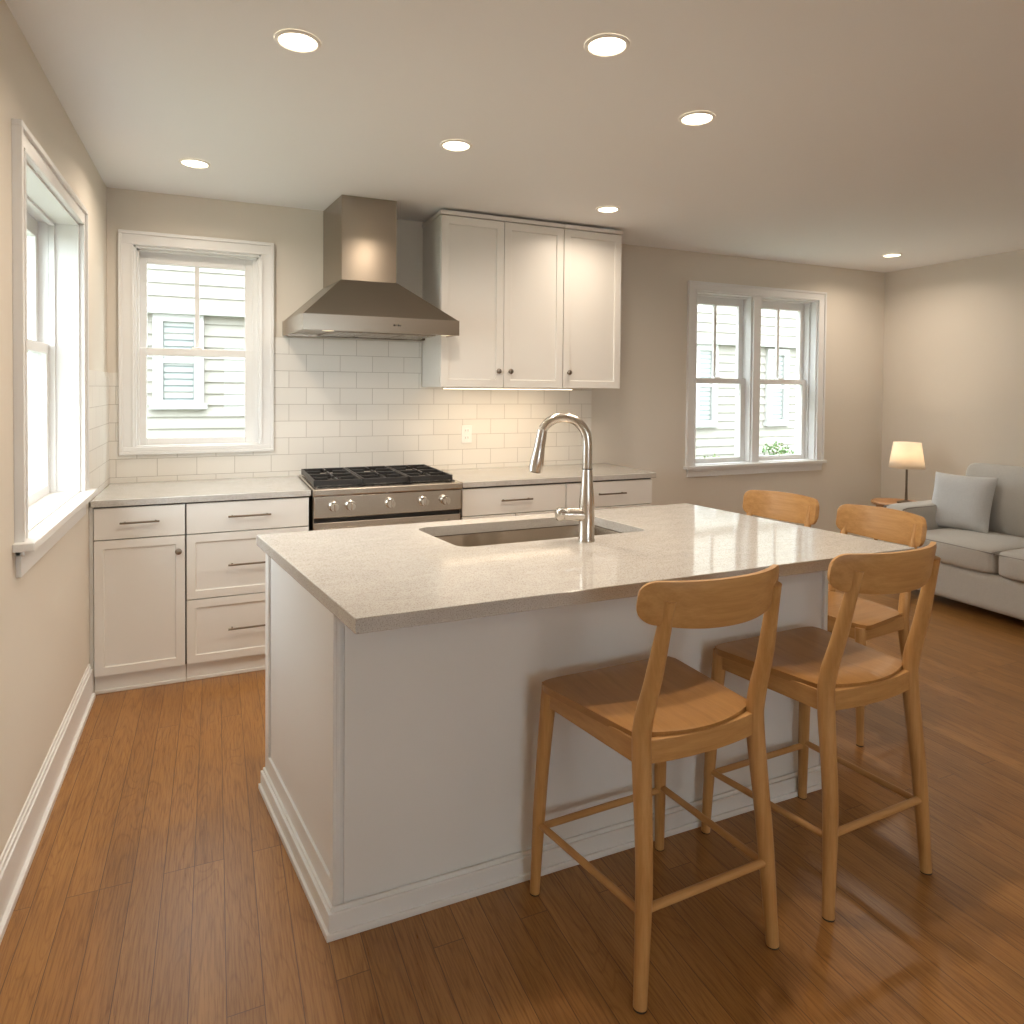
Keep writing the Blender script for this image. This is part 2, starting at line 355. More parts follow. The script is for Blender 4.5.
def mbx(bm, mp, u0, u1, d0, d1, z0, z1):
    p = [mp(u, d, z0) for u in (u0, u1) for d in (d0, d1)]
    bx(bm, min(q[0] for q in p), max(q[0] for q in p), min(q[1] for q in p), max(q[1] for q in p), z0, z1)
def window(n, mp, hole, units, casing, sash_d, zrail, stile=.045, sill=None, apron=None, muntin=True, head=.068):
    u0, u1, z0, z1 = hole
    o = mp((u0+u1)/2, 0, z0); root = struct(thing('window_%d' % n, None, None, o))
    cw = casing
    bm = BM()                                                  # casing boards with a raised back band
    for a, b in ((u0-cw, u0), (u1, u1+cw)): mbx(bm, mp, a, b, -.016, 0, z0 if sill else z0-.034, z1)
    mbx(bm, mp, u0-cw, u1+cw, -.016, 0, z1, z1+head)
    for a, b in ((u0-cw-.004, u0-cw+.014), (u1+cw-.014, u1+cw+.004)): mbx(bm, mp, a, b, -.026, 0, z0 if sill else z0-.034, z1+head-.014)
    mbx(bm, mp, u0-cw-.004, u1+cw+.004, -.026, 0, z1+head-.014, z1+head+.004)
    for a, b in ((u0-.010, u0+.001), (u1-.001, u1+.010)): mbx(bm, mp, a, b, -.021, .001, z0+.001, z1-.0015)
    mbx(bm, mp, u0-.010, u1+.010, -.021, .001, z1-.001, z1+.010)
    obj('window_casing', bm, 'trim', root, bevel=.002)
    bm = BM(); t = .012                                        # jamb liner and stops
    for a, b in ((u0, u0+t), (u1-t, u1)): mbx(bm, mp, a, b, -.002, .21, z0, z1)
    mbx(bm, mp, u0, u1, -.002, .21, z1-t, z1); mbx(bm, mp, u0, u1, 0, .21, z0-.003, z0+.006)
    for a, b in ((u0+t, u0+t+.012), (u1-t-.012, u1-t)): mbx(bm, mp, a, b, sash_d-.022, sash_d, z0, z1)
    mbx(bm, mp, u0, u1, sash_d-.022, sash_d, z1-t-.012, z1-t)
    for a, b in ((u0+.002, units[0][0]+.010), (units[-1][1]-.010, u1-.002)): mbx(bm, mp, a, b, sash_d+.001, sash_d+.09, z0+.002, z1-.002)
    obj('window_jamb', bm, 'trim', root, bevel=.001)
    bm = BM()
    if sill:
        ext, proj = sill; mbx(bm, mp, u0-cw-ext, u1+cw+ext, -proj, .0, z0-.024, z0+.001); mbx(bm, mp, u0+.001, u1-.001, -.001, sash_d, z0-.024, z0+.007)
    else: mbx(bm, mp, u0-cw-.004, u1+cw+.004, -.030, 0, z0-.042, z0-.024); mbx(bm, mp, u0-cw, u1+cw, -.020, 0, z0-.024, z0)
    obj('window_sill', bm, 'trim', root, bevel=.003)
    if apron:
        bm = BM(); mbx(bm, mp, u0-cw+.01, u1+cw-.01, -.014, 0, z0-.024-apron, z0-.024); mbx(bm, mp, u0-cw+.01, u1+cw-.01, -.022, 0, z0-.024-.02, z0-.024); obj('window_apron', bm, 'trim', root, bevel=.002)
    for k, (a, b) in enumerate(units):
        lo, hi = a+.006, b-.006
        if k: bm = BM(); mbx(bm, mp, units[k-1][1]-.006, a+.006, .03, .2, z0+.004, z1-.01); mbx(bm, mp, units[k-1][1]+.008, a-.008, .012, .03, z0+.004, z1-.01); obj('window_mullion', bm, 'trim', root, bevel=.002)
        for (s0, s1, d, bot, top) in ((z0+.004, zrail+.020, sash_d, .040, .042), (zrail-.022, z1-t, sash_d+.036, .042, .070)):
            fr = BM()
            mbx(fr, mp, lo, lo+stile, d, d+.034, s0, s1); mbx(fr, mp, hi-stile, hi, d, d+.034, s0, s1)
            mbx(fr, mp, lo+stile, hi-stile, d, d+.034, s0, s0+bot); mbx(fr, mp, lo+stile, hi-stile, d, d+.034, s1-top, s1)
            if muntin and s0 > z0+.1:
                c = (lo+hi)/2; mbx(fr, mp, c-.012, c+.012, d+.006, d+.030, s0+bot, s1-top)
                mbx(fr, mp, c-.02, c+.02, d+.006, d+.030, s0+bot, s0+bot+.01)
            so = obj('window_sash', fr, 'trim', root, bevel=.003)
            g = BM(); mbx(g, mp, lo+stile-.003, hi-stile+.003, d+.015, d+.019, s0+bot-.003, s1-top+.003)
            obj('window_glass', g, 'glass', so)
        bm = BM(); c = (a+b)/2; mbx(bm, mp, c-.028, c+.028, sash_d+.003, sash_d+.03, zrail+.020, zrail+.030); obj('sash_lock', bm, 'white', root, bevel=.003)
    return root
window(1, mL, H0, [(H0[0]+.012, H0[1]-.012)], .066, .105, 1.60, sill=(.028, .055), apron=.082, muntin=False)
window(2, mB, H1, [(H1[0]+.006, H1[1]-.034)], .067, .055, 1.642)
window(3, mB, H2, [(H2[0]+.012, 4.535), (4.625, H2[1]-.012)], .078, .085, 1.528, sill=(.022, .04), apron=.062, head=.066)
window(4, mF, H_FILL, [(H_FILL[0]+.012, 1.38), (1.42, H_FILL[1]-.012)], .075, .085, 1.5, muntin=False)  # unseen window, added to let in fill light from behind

# ------------------------------------------------------------------ tiles
bm = BM()
bx(bm, 0, 3.021, -.009, 0, .914, 1.065); bx(bm, 0, .054, -.009, 0, 1.065, 1.518); bx(bm, .852, 3.021, -.009, 0, 1.065, 1.455)
bx(bm, .852, 1.755, -.009, 0, 1.455, 1.744)
bt = obj('backsplash', bm, 'tile', loc=(0, 0, 0)); tag(bt, 'white subway tile backsplash on the wall behind the range', 'backsplash')
bt2 = obj('backsplash', box(0, .009, -.740, -.0095, .914, 1.518), 'tile_l', loc=(0, 0, 0)); tag(bt2, 'short return of subway tile on left wall beside the window', 'backsplash')

# ------------------------------------------------------------------ cabinetry
def slab_front(x0, x1, z0, z1, yf, t=.02, rail=0, recess=.007, skew=None):
    """cabinet front facing -y; rail > 0 gives a shaker panel"""
    bm = BM(); bx(bm, x0, x1, yf, yf+t, z0, z1)
    if rail:
        bm.faces.ensure_lookup_table(); bm.normal_update()
        bmesh.ops.recalc_face_normals(bm, faces=bm.faces[:])
        f = min(bm.faces, key=lambda q: q.calc_center_median().y)
        bmesh.ops.inset_individual(bm, faces=[f], thickness=rail)
        bmesh.ops.inset_individual(bm, faces=[f], thickness=.003)
        for v in f.verts: v.co.y += recess
    return bm
def bar_pull(x0, x1, z, yf, parent):
    bm = BM(); tube(bm, [(x0, yf-.028, z), (x1, yf-.028, z)], .0048, seg=12)
    for x in (x0+.018, x1-.018): tube(bm, [(x, yf+.001, z), (x, yf-.028, z)], .004, seg=10)
    return obj('handle', bm, 'bronze', parent, smooth='split')
def knob(x, z, yf, parent, r=.0155):
    bm = BM(); lathe(bm, [(.008, .0), (.0065, -.006), (.006, -.013), (r*.85, -.017), (r, -.022), (r*.92, -.027), (r*.55, -.030), (.001, -.031)], (x, yf, z), 20, 'Y')
    return obj('knob', bm, 'knobm', parent, smooth='split')
YC = -.605; FT = .02; G = .0025
def base_cabinet(x0, x1, label, layout):
    t = thing('base_cabinet', label, 'cabinet', ((x0+x1)/2, -.3, 0))
    bm = BM(); bx(bm, x0, x1, YC, -.012, .085, .881); obj('body', bm, 'dark', t)  # carcass coloured dark to paint the shade in gaps between fronts
    bm = BM(); bx(bm, x0, x1, YC+.005, YC+.03, 0, .088); bx(bm, x0, x1, YC-.006, YC+.005, 0, .016); obj('toe_board', bm, 'cab', t, bevel=.002)
    for a in (x0-.0003, x1-.0014): obj('side_panel', box(a, a+.0017, YC+.002, -.013, .086, .880), 'cab', t)
    yf = YC-FT
    for kind, a, b, c, d in layout:
        nm = 'door' if kind == 'door' else 'drawer'
        o = obj(nm, slab_front(a+G, b-G, c, d, yf, FT-.001, 0 if kind == 'flat' else .056), 'cab', t, bevel=.0015)
        if kind == 'door': knob(b-.030 if a < .2 else a+.03, d-.072, yf, o)
        else:
            w = .165 if x0 < .2 else .2; cx = (a+b)/2
            bar_pull(cx-w/2, cx+w/2, (c+d)/2+(.004 if kind == 'flat' else .0), yf, o)
    return t
base_cabinet(.018, .404, 'narrow cream base cabinet beside left wall, one drawer above a door with round knob',
             [('flat', .018, .404, .727, .874), ('door', .018, .404, .088, .722)])
base_cabinet(.406, .984, 'cream three-drawer base cabinet just left of the range', [('flat', .406, .984, .727, .874), ('shaker', .406, .984, .405, .722), ('shaker', .406, .984, .088, .400)])
base_cabinet(1.822, 2.492, 'cream base cabinet directly right of the range, under the outlet', [('flat', 1.822, 2.492, .717, .872), ('door', 1.822, 2.157, .088, .712), ('door', 2.157, 2.492, .088, .712)])
base_cabinet(2.494, 3.122, 'cream base cabinet at the right end of the back counter', [('flat', 2.494, 3.122, .717, .872), ('door', 2.494, 2.808, .088, .712), ('door', 2.808, 3.122, .088, .712)])
fl = obj('filler_strip', box(.0005, .0165, YC-.004, -.02, 0, .881), 'cab', bevel=.001); tag(fl, 'slim cream filler strip between left wall and narrow base cabinet', 'filler strip')
tag(obj('worktop', box(.0095, .992, -.635, -.0095, .882, .914), 'quartz', bevel=.003), 'beige speckled quartz worktop under the back wall window, left of the range', 'worktop')
tag(obj('worktop', box(1.818, 3.145, -.635, -.0095, .882, .914), 'quartz', bevel=.003), 'beige speckled quartz worktop right of the range, below the wall cabinets', 'worktop')

# wall cabinets
def wall_cabinet(x0, x1, label, doors):
    t = thing('wall_cabinet', label, 'cabinet', ((x0+x1)/2, -.19, 1.455))
    obj('body', box(x0, x1, -.379, 0-.0095 if x0 > 5 else -.001, 1.456, 2.478), 'cab', t, bevel=.001)
    obj('cornice', box(x0-(.006 if x0 < 2 else 0), x1+(.006 if x1 > 3 else 0), -.408, -.001, 2.479, 2.503), 'cab', t, bevel=.002)
    for a, b, kx in doors:
        bm = BM(); bx(bm, a+.0015, b-.0015, -.4005, -.3812, 1.456, 2.474); bmesh.ops.recalc_face_normals(bm, faces=bm.faces[:])
        f = min(bm.faces, key=lambda q: q.calc_center_median().y)
        bmesh.ops.inset_individual(bm, faces=[f], thickness=.066); bmesh.ops.inset_individual(bm, faces=[f], thickness=.003)
        for v in f.verts: v.co.y += .008
        o = obj('door', bm, 'cab', t, bevel=.0015)
        knob(kx, 1.556, -.4005, o, .0165)
wall_cabinet(1.762, 2.579, 'tall cream double-door wall cabinet beside the range hood', [(1.762, 2.166, 2.128), (2.166, 2.579, 2.208)])
wall_cabinet(2.581, 3.012, 'cream single-door wall cabinet at the right end of the run', [(2.581, 3.012, 2.618)])
t = thing('under_cabinet_light', 'slim lit strip light under the wall cabinets', 'light', (2.22, -.33, 1.44))
obj('housing', box(1.80, 2.68, -.352, -.318, 1.4475, 1.4555), 'white', t)
obj('lens', box(1.805, 2.675, -.350, -.320, 1.4435, 1.4475), 'led', t)
def area(name, loc, sx, sy, w, col=WARM, spread=PI, shape='RECTANGLE', parent=None, rot=(0, 0, 0)):
    l = bpy.data.lights.new(name, 'AREA'); l.shape = shape; l.size = sx; l.size_y = sy; l.energy = w; l.color = col; l.spread = spread
    o = bpy.data.objects.new(name, l); C.objects.link(o); o.rotation_euler = rot
    if parent: o.parent = parent; o.location = Vector(loc)-Vector(parent['_o'])
    else: o.location = loc
    return o
area('strip_glow', (2.24, -.330, 1.4405), .86, .02, 1.7, (1, .78, .54), parent=t, spread=math.radians(125), rot=(math.radians(35), 0, 0))

# electrical outlet
t = thing('power_outlet', 'white double power outlet on the tiles above the right worktop', 'outlet', (2.067, -.0095, 1.144))
obj('cover_plate', box(2.031, 2.103, -.0145, -.0095, 1.086, 1.202), 'white', t, bevel=.002)
for z in (1.120, 1.168):
    s = obj('socket', box(2.049, 2.085, -.0165, -.0145, z-.016, z+.016), 'white', t, bevel=.003)
    bm = BM(); bx(bm, 2.058, 2.060, -.0168, -.0164, z-.005, z+.008); bx(bm, 2.074, 2.076, -.0168, -.0164, z-.005, z+.008); obj('slot', bm, 'dark', s)

# ------------------------------------------------------------------ range
t = thing('range_cooker', 'stainless steel gas range with five knobs and black grates', 'range', (1.408, -.33, 0))
X0, X1 = .997, 1.813
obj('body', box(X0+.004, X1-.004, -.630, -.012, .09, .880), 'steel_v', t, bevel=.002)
bm = BM(); bx(bm, X0, X1, -.672, -.012, .883, .920); obj('cooktop_rim', bm, 'steel_r', t, bevel=.006)
obj('cooktop', box(X0+.03, X1-.03, -.615, -.05, .920, .926), 'black', t, bevel=.002)
bm = BM(); v = bx(bm, X0+.006, X1-.004, -.662, -.630, .766, .880)
cp = obj('control_panel', bm, 'steel_r', t, bevel=.004)
for x in (1.103, 1.188, 1.400, 1.585, 1.708):
    bm = BM(); lathe(bm, [(.027, .0), (.027, -.006), (.022, -.010), (.0205, -.028), (.0235, -.034), (.0215, -.041), (.001, -.042)], (x, -.662, .827), 28, 'Y')
    k = obj('knob', bm, 'nickel', t, smooth='split')
    bm = BM(); bx(bm, x-.0045, x+.0045, -.711, -.702, .808, .846); obj('grip', bm, 'nickel', k, bevel=.003)
d = obj('oven_door', box(X0+.006, X1-.006, -.652, -.630, .205, .742), 'steel_r', t, bevel=.005)
obj('oven_window', box(1.15, 1.66, -.6545, -.652, .33, .60), 'black', d, bevel=.001)
bm = BM(); tube(bm, [(1.05, -.705, .690), (1.76, -.705, .690)], .012, seg=16)
for x in (1.08, 1.73): tube(bm, [(x, -.651, .690), (x, -.705, .690)], .008, seg=12)
obj('handle', bm, 'nickel', d, smooth='split')
obj('vent_gap', box(X0+.008, X1-.008, -.640, -.628, .742, .767), 'black', t)
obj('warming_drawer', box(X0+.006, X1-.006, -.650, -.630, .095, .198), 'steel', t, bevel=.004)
obj('plinth', box(X0+.02, X1-.02, -.58, -.05, 0, .09), 'dark', t)
GX0, GX1, GY0, GY1 = 1.004, 1.768, -.625, -.060
for k in range(3):                                             # three cast iron grates
    a = GX0+(GX1-GX0)*k/3+.002; b = GX0+(GX1-GX0)*(k+1)/3-.002; bm = BM(); z0, z1 = .944, .960; w = .011
    bx(bm, a, b, GY0, GY0+w, z0-.012, z1); bx(bm, a, b, GY1-w, GY1, z0-.012, z1); bx(bm, a, a+w, GY0+w, GY1-w, z0-.012, z1); bx(bm, b-w, b, GY0+w, GY1-w, z0-.012, z1)
    cx = (a+b)/2; ym = (GY0+GY1)/2; bx(bm, a+w, b-w, ym-w/2, ym+w/2, z0, z1)
    for yc in ((GY0+ym)/2, (GY1+ym)/2):
        for dx, dy in ((1, 0), (-1, 0), (0, 1), (0, -1)):
            if dx: x0, x1 = sorted((cx+dx*.035, (b-w) if dx > 0 else (a+w))); bx(bm, x0, x1, yc-w/2, yc+w/2, z0, z1)
            else:
                y0, y1 = sorted((yc+dy*.035, yc+dy*(GY1-GY0)/4 - dy*w*.5)); bx(bm, cx-w/2, cx+w/2, y0, y1, z0, z1)
    for x in (a+w/2, b-w/2):
        for y in (GY0+w/2, GY1-w/2, ym): bx(bm, x-w/2, x+w/2, y-w/2, y+w/2, .926, z0)
    obj('grate', bm, 'iron', t, bevel=.003)
for x, y, r in ((1.131, -.484, .040), (1.131, -.201, .034), (1.386, -.343, .048), (1.641, -.484, .036), (1.641, -.201, .044)):
    bm = BM(); lathe(bm, [(r+.012, .926), (r+.012, .930), (r, .932), (r, .938), (r-.006, .942), (.001, .943)], (x, y, 0), 28); obj('burner', bm, 'iron', t, smooth='split')

# ------------------------------------------------------------------ range hood
t = thing('range_hood', 'stainless steel chimney range hood over the gas range', 'range hood', (1.41, -.25, 1.742))
HX0, HX1, HY = .905, 1.767, -.55; cx0, cx1, cy = 1.138, 1.449, -.415
hs_ = lambda b_: ([setattr(v.co, 'x', v.co.x-.10*v.co.y) for v in b_.verts], b_)[1]     # the photo's hood splays slightly to the right
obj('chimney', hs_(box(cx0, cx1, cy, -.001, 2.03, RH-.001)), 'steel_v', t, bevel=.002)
bm = BM()
lo = [(HX0, HY), (HX1, HY), (HX1, -.001), (HX0, -.001)]; hi = [(cx0-.004, cy-.004), (cx1+.004, cy-.004), (cx1+.004, -.001), (cx0-.004, -.001)]
a = [bm.verts.new((x, y, 1.836)) for x, y in lo]; b = [bm.verts.new((x, y, 2.048)) for x, y in hi]
bm.faces.new(a[::-1]); bm.faces.new(b)
for i in range(4): bm.faces.new((a[i], a[(i+1) % 4], b[(i+1) % 4], b[i]))
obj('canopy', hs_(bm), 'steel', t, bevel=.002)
bm = BM()                                                      # rim: a hollow frame open below
for q in ((HX0-.003, HX1+.003, HY-.003, HY+.012, 1.752, 1.838), (HX0-.003, HX0+.012, HY+.012, -.001, 1.752, 1.838), (HX1-.012, HX1+.003, HY+.012, -.001, 1.752, 1.838), (HX0+.012, HX1-.012, -.016, -.001, 1.752, 1.836)): bx(bm, *q)
obj('rim', hs_(bm), 'steel_h', t, bevel=.0015)
bm = BM(); bx(bm, HX0+.012, HX1-.012, HY+.012, -.016, 1.764, 1.775)
un = obj('underside', hs_(bm), 'steel_r', t)
for k in range(3):
    a = 1.10+k*.20; bm = BM(); bx(bm, a, a+.19, -.40, -.08, 1.757, 1.764)
    for j in range(9): bx(bm, a+.01, a+.18, -.39+j*.034, -.375+j*.034, 1.754, 1.757)
    obj('grease_filter', hs_(bm), 'nickel', un)
for x in (1.06, 1.74):
    bm = BM(); lathe(bm, [(.03, 1.758), (.03, 1.764)], (x, -.44, 0), 20); obj('lamp_lens', hs_(bm), 'halogen', un)
bm = BM()
for k, (w, h) in enumerate(((.008, .009), (.004, .009), (.008, .009), (.005, .006))): x = 1.385+k*.012; bx(bm, x, x+w, HY-.0042, HY-.0028, 1.790, 1.790+h)
obj('maker_mark', hs_(bm), 'dark', t)

# ------------------------------------------------------------------ island
SK = -.155
def sh(bm):
    for v in bm.verts: v.co.x += SK*(v.co.y+2.71)
    return bm
t = thing('kitchen_island', 'white panelled kitchen island with a deep seating overhang', 'kitchen island', (1.7, -2.1, 0))
BX0, BX1, BYF, BYB = .8735, 2.612, -2.474, -1.715
# measured body: left face under the slab's left edge, front face at BYF (all in the slab's sheared frame)
SKX0, SKX1, SKY0, SKY1 = 1.378, 2.135, -2.135, -1.770             # sink opening
bm = BM()
bx(bm, BX0, SKX0-.05, BYF+.006, BYB, .02, .8755); bx(bm, SKX1+.05, BX1, BYF+.006, BYB, .02, .8755)
bx(bm, SKX0-.05, SKX1+.05, BYF+.006, SKY0-.05, .02, .8755); bx(bm, SKX0-.05, SKX1+.05, SKY1+.035, BYB, .02, .8755); bx(bm, SKX0-.05, SKX1+.05, SKY0-.05, SKY1+.035, .02, .60)
obj('body', sh(bm), 'island', t)
bm = BM(); bx(bm, BX0+.012, BX1-.02, BYF, BYF+.006, .02, .8755); obj('front_panel', sh(bm), 'island', t, bevel=.001)
# end panel (faces -x): slab with recessed field
def end_panel(xo, sgn):
    bm = BM(); th = .018; rc = .008; ya, yb_ = BYF-.004, BYB+.004
    def q(d0, d1, y0, y1, z0, z1): a, b = sorted((xo+sgn*d0, xo+sgn*d1)); bx(bm, a, b, y0, y1, z0, z1)
    q(rc, th, ya, yb_, .02, .8755)                                     # field, then stiles and rails around it
    q(0, rc, ya, ya+.022, .02, .8755); q(0, rc, yb_-.045, yb_, .02, .8755)
    q(0, rc, ya+.022, yb_-.045, .02, .135); q(0, rc, ya+.022, yb_-.045, .862, .8755)
    return sh(bm)
obj('end_panel', end_panel(BX0-.0185, 1), 'island', t, bevel=.0015)
obj('end_panel', end_panel(BX1+.0185, -1), 'island', t, bevel=.0015)
bm = BM()
for d0, z0, z1 in ((.021, 0, .018), (.014, .018, .066), (.007, .066, .078)):
    bx(bm, BX0-.0185-d0, BX1+.0185+d0, BYF-.004-d0, BYF-.004, z0, z1)
    bx(bm, BX0-.0185-d0, BX1+.0185+d0, BYB+.004, BYB+.004+d0*.6, z0, z1)
    bx(bm, BX0-.0185-d0, BX0-.0185, BYF-.004, BYB+.004, z0, z1); bx(bm, BX1+.0185, BX1+.0185+d0, BYF-.004, BYB+.004, z0, z1)
obj('skirting', sh(bm), 'island', t, bevel=.0015)
for k in range(4):                                             # doors on the working side
    a = BX0+.01+k*.43; o = obj('door', sh(box(a, a+.425, BYB+.001, BYB+.019, .13, .87)), 'island', t, bevel=.002)

# worktop with sink opening
def round_rect(x0, x1, y0, y1, r, n=6):
    pts = []
    for cx, cy, a0 in ((x1-r, y1-r, 0), (x0+r, y1-r, 90), (x0+r, y0+r, 180), (x1-r, y0+r, 270)):
        for k in range(n+1): a = math.radians(a0+90*k/n); pts.append((cx+r*math.cos(a), cy+r*math.sin(a)))
    return pts
def plate_with_hole(x0, x1, y0, y1, hole, z0, z1):
    bm = BM(); n = len(hole); cxm, cym = (hole[0][0]+hole[n//2][0])/2, (hole[0][1]+hole[n//2][1])/2
    out = []
    q = n//4
    corners = [(x1, y1), (x0, y1), (x0, y0), (x1, y0)]
    top = {}; bot = {}
    def V(p, z, d):
        if p not in d: d[p] = bm.verts.new((p[0], p[1], z))
        return d[p]
    for i in range(4):
        c = corners[i]; arc = [tuple(p) for p in hole[i*q:(i+1)*q]]; nx = tuple(hole[((i+1)*q) % n]); c2 = corners[(i+1) % 4]
        for a, b in zip(arc, arc[1:]):
            bm.faces.new([V(c, z1, top), V(b, z1, top), V(a, z1, top)][::-1]); bm.faces.new([V(c, z0, bot), V(b, z0, bot), V(a, z0, bot)])
        e = arc[-1]
        bm.faces.new([V(c, z1, top), V(c2, z1, top), V(nx, z1, top), V(e, z1, top)]); bm.faces.new([V(c, z0, bot), V(e, z0, bot), V(nx, z0, bot), V(c2, z0, bot)])
        bm.faces.new([V(c, z0, bot), V(c2, z0, bot), V(c2, z1, top), V(c, z1, top)])
    for i in range(n):
        a, b = tuple(hole[i]), tuple(hole[(i+1) % n]); bm.faces.new([V(a, z0, bot), V(a, z1, top), V(b, z1, top), V(b, z0, bot)])
    return bm
hole = round_rect(SKX0, SKX1, SKY0, SKY1, .045)
o = obj('island_worktop', sh(plate_with_hole(.832, 2.735, -2.712, -1.676, hole, .876, .914)), 'quartz', bevel=.0025)
tag(o, 'large beige speckled quartz island worktop with sink cutout', 'worktop')
# sink
bm = BM(); zt, zb = .875, .675
rings = []
for off, z, r in ((-.02, zt, .05), (-.001, zt, .045), (.001, zt-.004, .045), (.006, zb+.02, .04), (.012, zb+.006, .04), (.03, zb, .04)):
    rings.append([bm.verts.new((x, y, z)) for x, y in round_rect(SKX0+off-.004, SKX1-off+.004, SKY0+off-.004, SKY1-off+.004, r)])
for a, b in zip(rings, rings[1:]):
    for i in range(len(a)): bm.faces.new((a[i], a[(i+1) % len(a)], b[(i+1) % len(b)], b[i]))
bm.faces.new(rings[-1])
t = thing('sink', 'undermount stainless steel sink set in the island worktop', 'sink', (1.6, -1.95, .675))
o = obj('basin', sh(bm), 'steel_s', t, smooth='split'); so = o.modifiers.new('thick', 'SOLIDIFY'); so.thickness = .0015; so.offset = -1
bm = BM(); lathe(bm, [(.045, .6765), (.042, .680), (.03, .677), (.001, .677)], (1.64, -1.90, 0), 28); obj('drain', bm, 'nickel', t, smooth='split')

# faucet
bxf, byf = 1.733, -2.203; dxn, dyn = -.146, .106
t = thing('kitchen_faucet', 'tall brushed nickel gooseneck faucet with pull-down head beside the island sink', 'faucet', (bxf, byf, .914))
bm = BM(); lathe(bm, [(.030, .9142), (.030, .919), (.0275, .924), (.0272, 1.03), (.0262, 1.06), (.0212, 1.12), (.0190, 1.165)], (bxf, byf, 0), 32); obj('body', bm, 'nickel', t, smooth='split')
bm = BM(); pts = [(bxf, byf, 1.160), (bxf, byf, 1.21), (bxf, byf, 1.255)]
for k in range(1, 11):
    a = PI*k/12; s = (1-math.cos(a))/2*.96; pts.append((bxf+dxn*s*.98, byf+dyn*s*.98, 1.262+.086*math.sin(a)))
tube(bm, pts, .0172, seg=20, n=4); ne = obj('neck', bm, 'nickel', t, smooth='split')
e = Vector(pts[-1]); dr = (e-Vector(pts[-2])).normalized(); h1 = e+dr*.004; end = Vector((bxf+dxn*1.03, byf+dyn*1.03, 1.153))
bm = BM(); tube(bm, [h1, h1.lerp(end, .35), h1.lerp(end, .8), end], [.0178, .0195, .0250, .0240], seg=24, n=5); hd = obj('spray_head', bm, 'nickel', t, smooth='split')
q = (end-h1).normalized(); bm = BM(); tube(bm, [end, end+q*.003], .018, seg=20, smooth=False); obj('spray_face', bm, 'dark', hd)
bm = BM(); lathe(bm, [(.0183, 1.167), (.0183, 1.170)], (bxf, byf, 0), 28); obj('joint_ring', bm, 'dark', t)
bm = BM(); hx = (-.985, .17); P = lambda s, z: (bxf+hx[0]*s, byf+hx[1]*s, z)
tube(bm, [P(.010, 1.007), P(.05, 1.009), P(.088, 1.012)], [.0235, .022, .020], seg=20)
hs = obj('handle_hub', bm, 'nickel', t, smooth='split')
bm = BM(); tube(bm, [P(.086, 1.012), P(.089, 1.012), P(.103, 1.013), P(.112, 1.014), P(.1145, 1.014)], [.019, .0225, .0245, .019, .004], seg=22, n=3)
tube(bm, [P(.10, 1.030), (bxf-.098, byf-.015, 1.034), (bxf-.095, byf-.04, 1.030)], [.006, .0055, .005], seg=10)
obj('handle_lever', bm, 'nickel', hs, smooth='split')

# ------------------------------------------------------------------ downlights
def downlight(x, y, label, k=1.):
    t = thing('recessed_downlight', label, 'ceiling light', (x, y, RH-.006), 'recessed downlights in the ceiling')
    bm = BM(); lathe(bm, [(.056, RH-.003), (.059, RH-.007), (.068, RH-.005), (.070, RH-.0005)], (x, y, 0), 36, cap=False); obj('trim_ring', bm, 'white', t, smooth='split')
    bm = BM(); lathe(bm, [(.058, RH-.002), (.058, RH-.0035)], (x, y, 0), 32); obj('lens', bm, 'lens', t)
    area('downlight_glow', (x, y, RH-.011), .112, .112, DOWNLIGHT_W*k, shape='DISK', parent=t, spread=math.radians(156))
for x, y, l, *k in ((.772, -2.06, 'round ceiling downlight nearest the left wall window, largest on the left', .88),
                (1.653, -2.438, 'round ceiling downlight above the seating side of the island, nearest the camera'),
                (2.272, -2.097, 'round ceiling downlight above the right end of the island'),
                (1.508, -1.411, 'round ceiling downlight in front of the hood chimney'),
                (.448, -.648, 'round ceiling downlight in front of the back wall kitchen window', .72),
                (2.668, -.786, 'round ceiling downlight in front of the single-door wall cabinet', .62),
                (5.375, -.575, 'round ceiling downlight in the far corner of the living area', .7)): downlight(x, y, l, *k)

for x, y, l in ((1.3, -5.9, 'added fill downlight, unseen behind the camera, nearer the left wall'), (3.3, -6.0, 'added fill downlight, unseen behind the camera in mid room'),  # unseen lamps, added to bring the light level up
                (4.9, -5.2, 'added fill downlight, unseen behind the camera, nearest the right wall')): downlight(x, y, l)

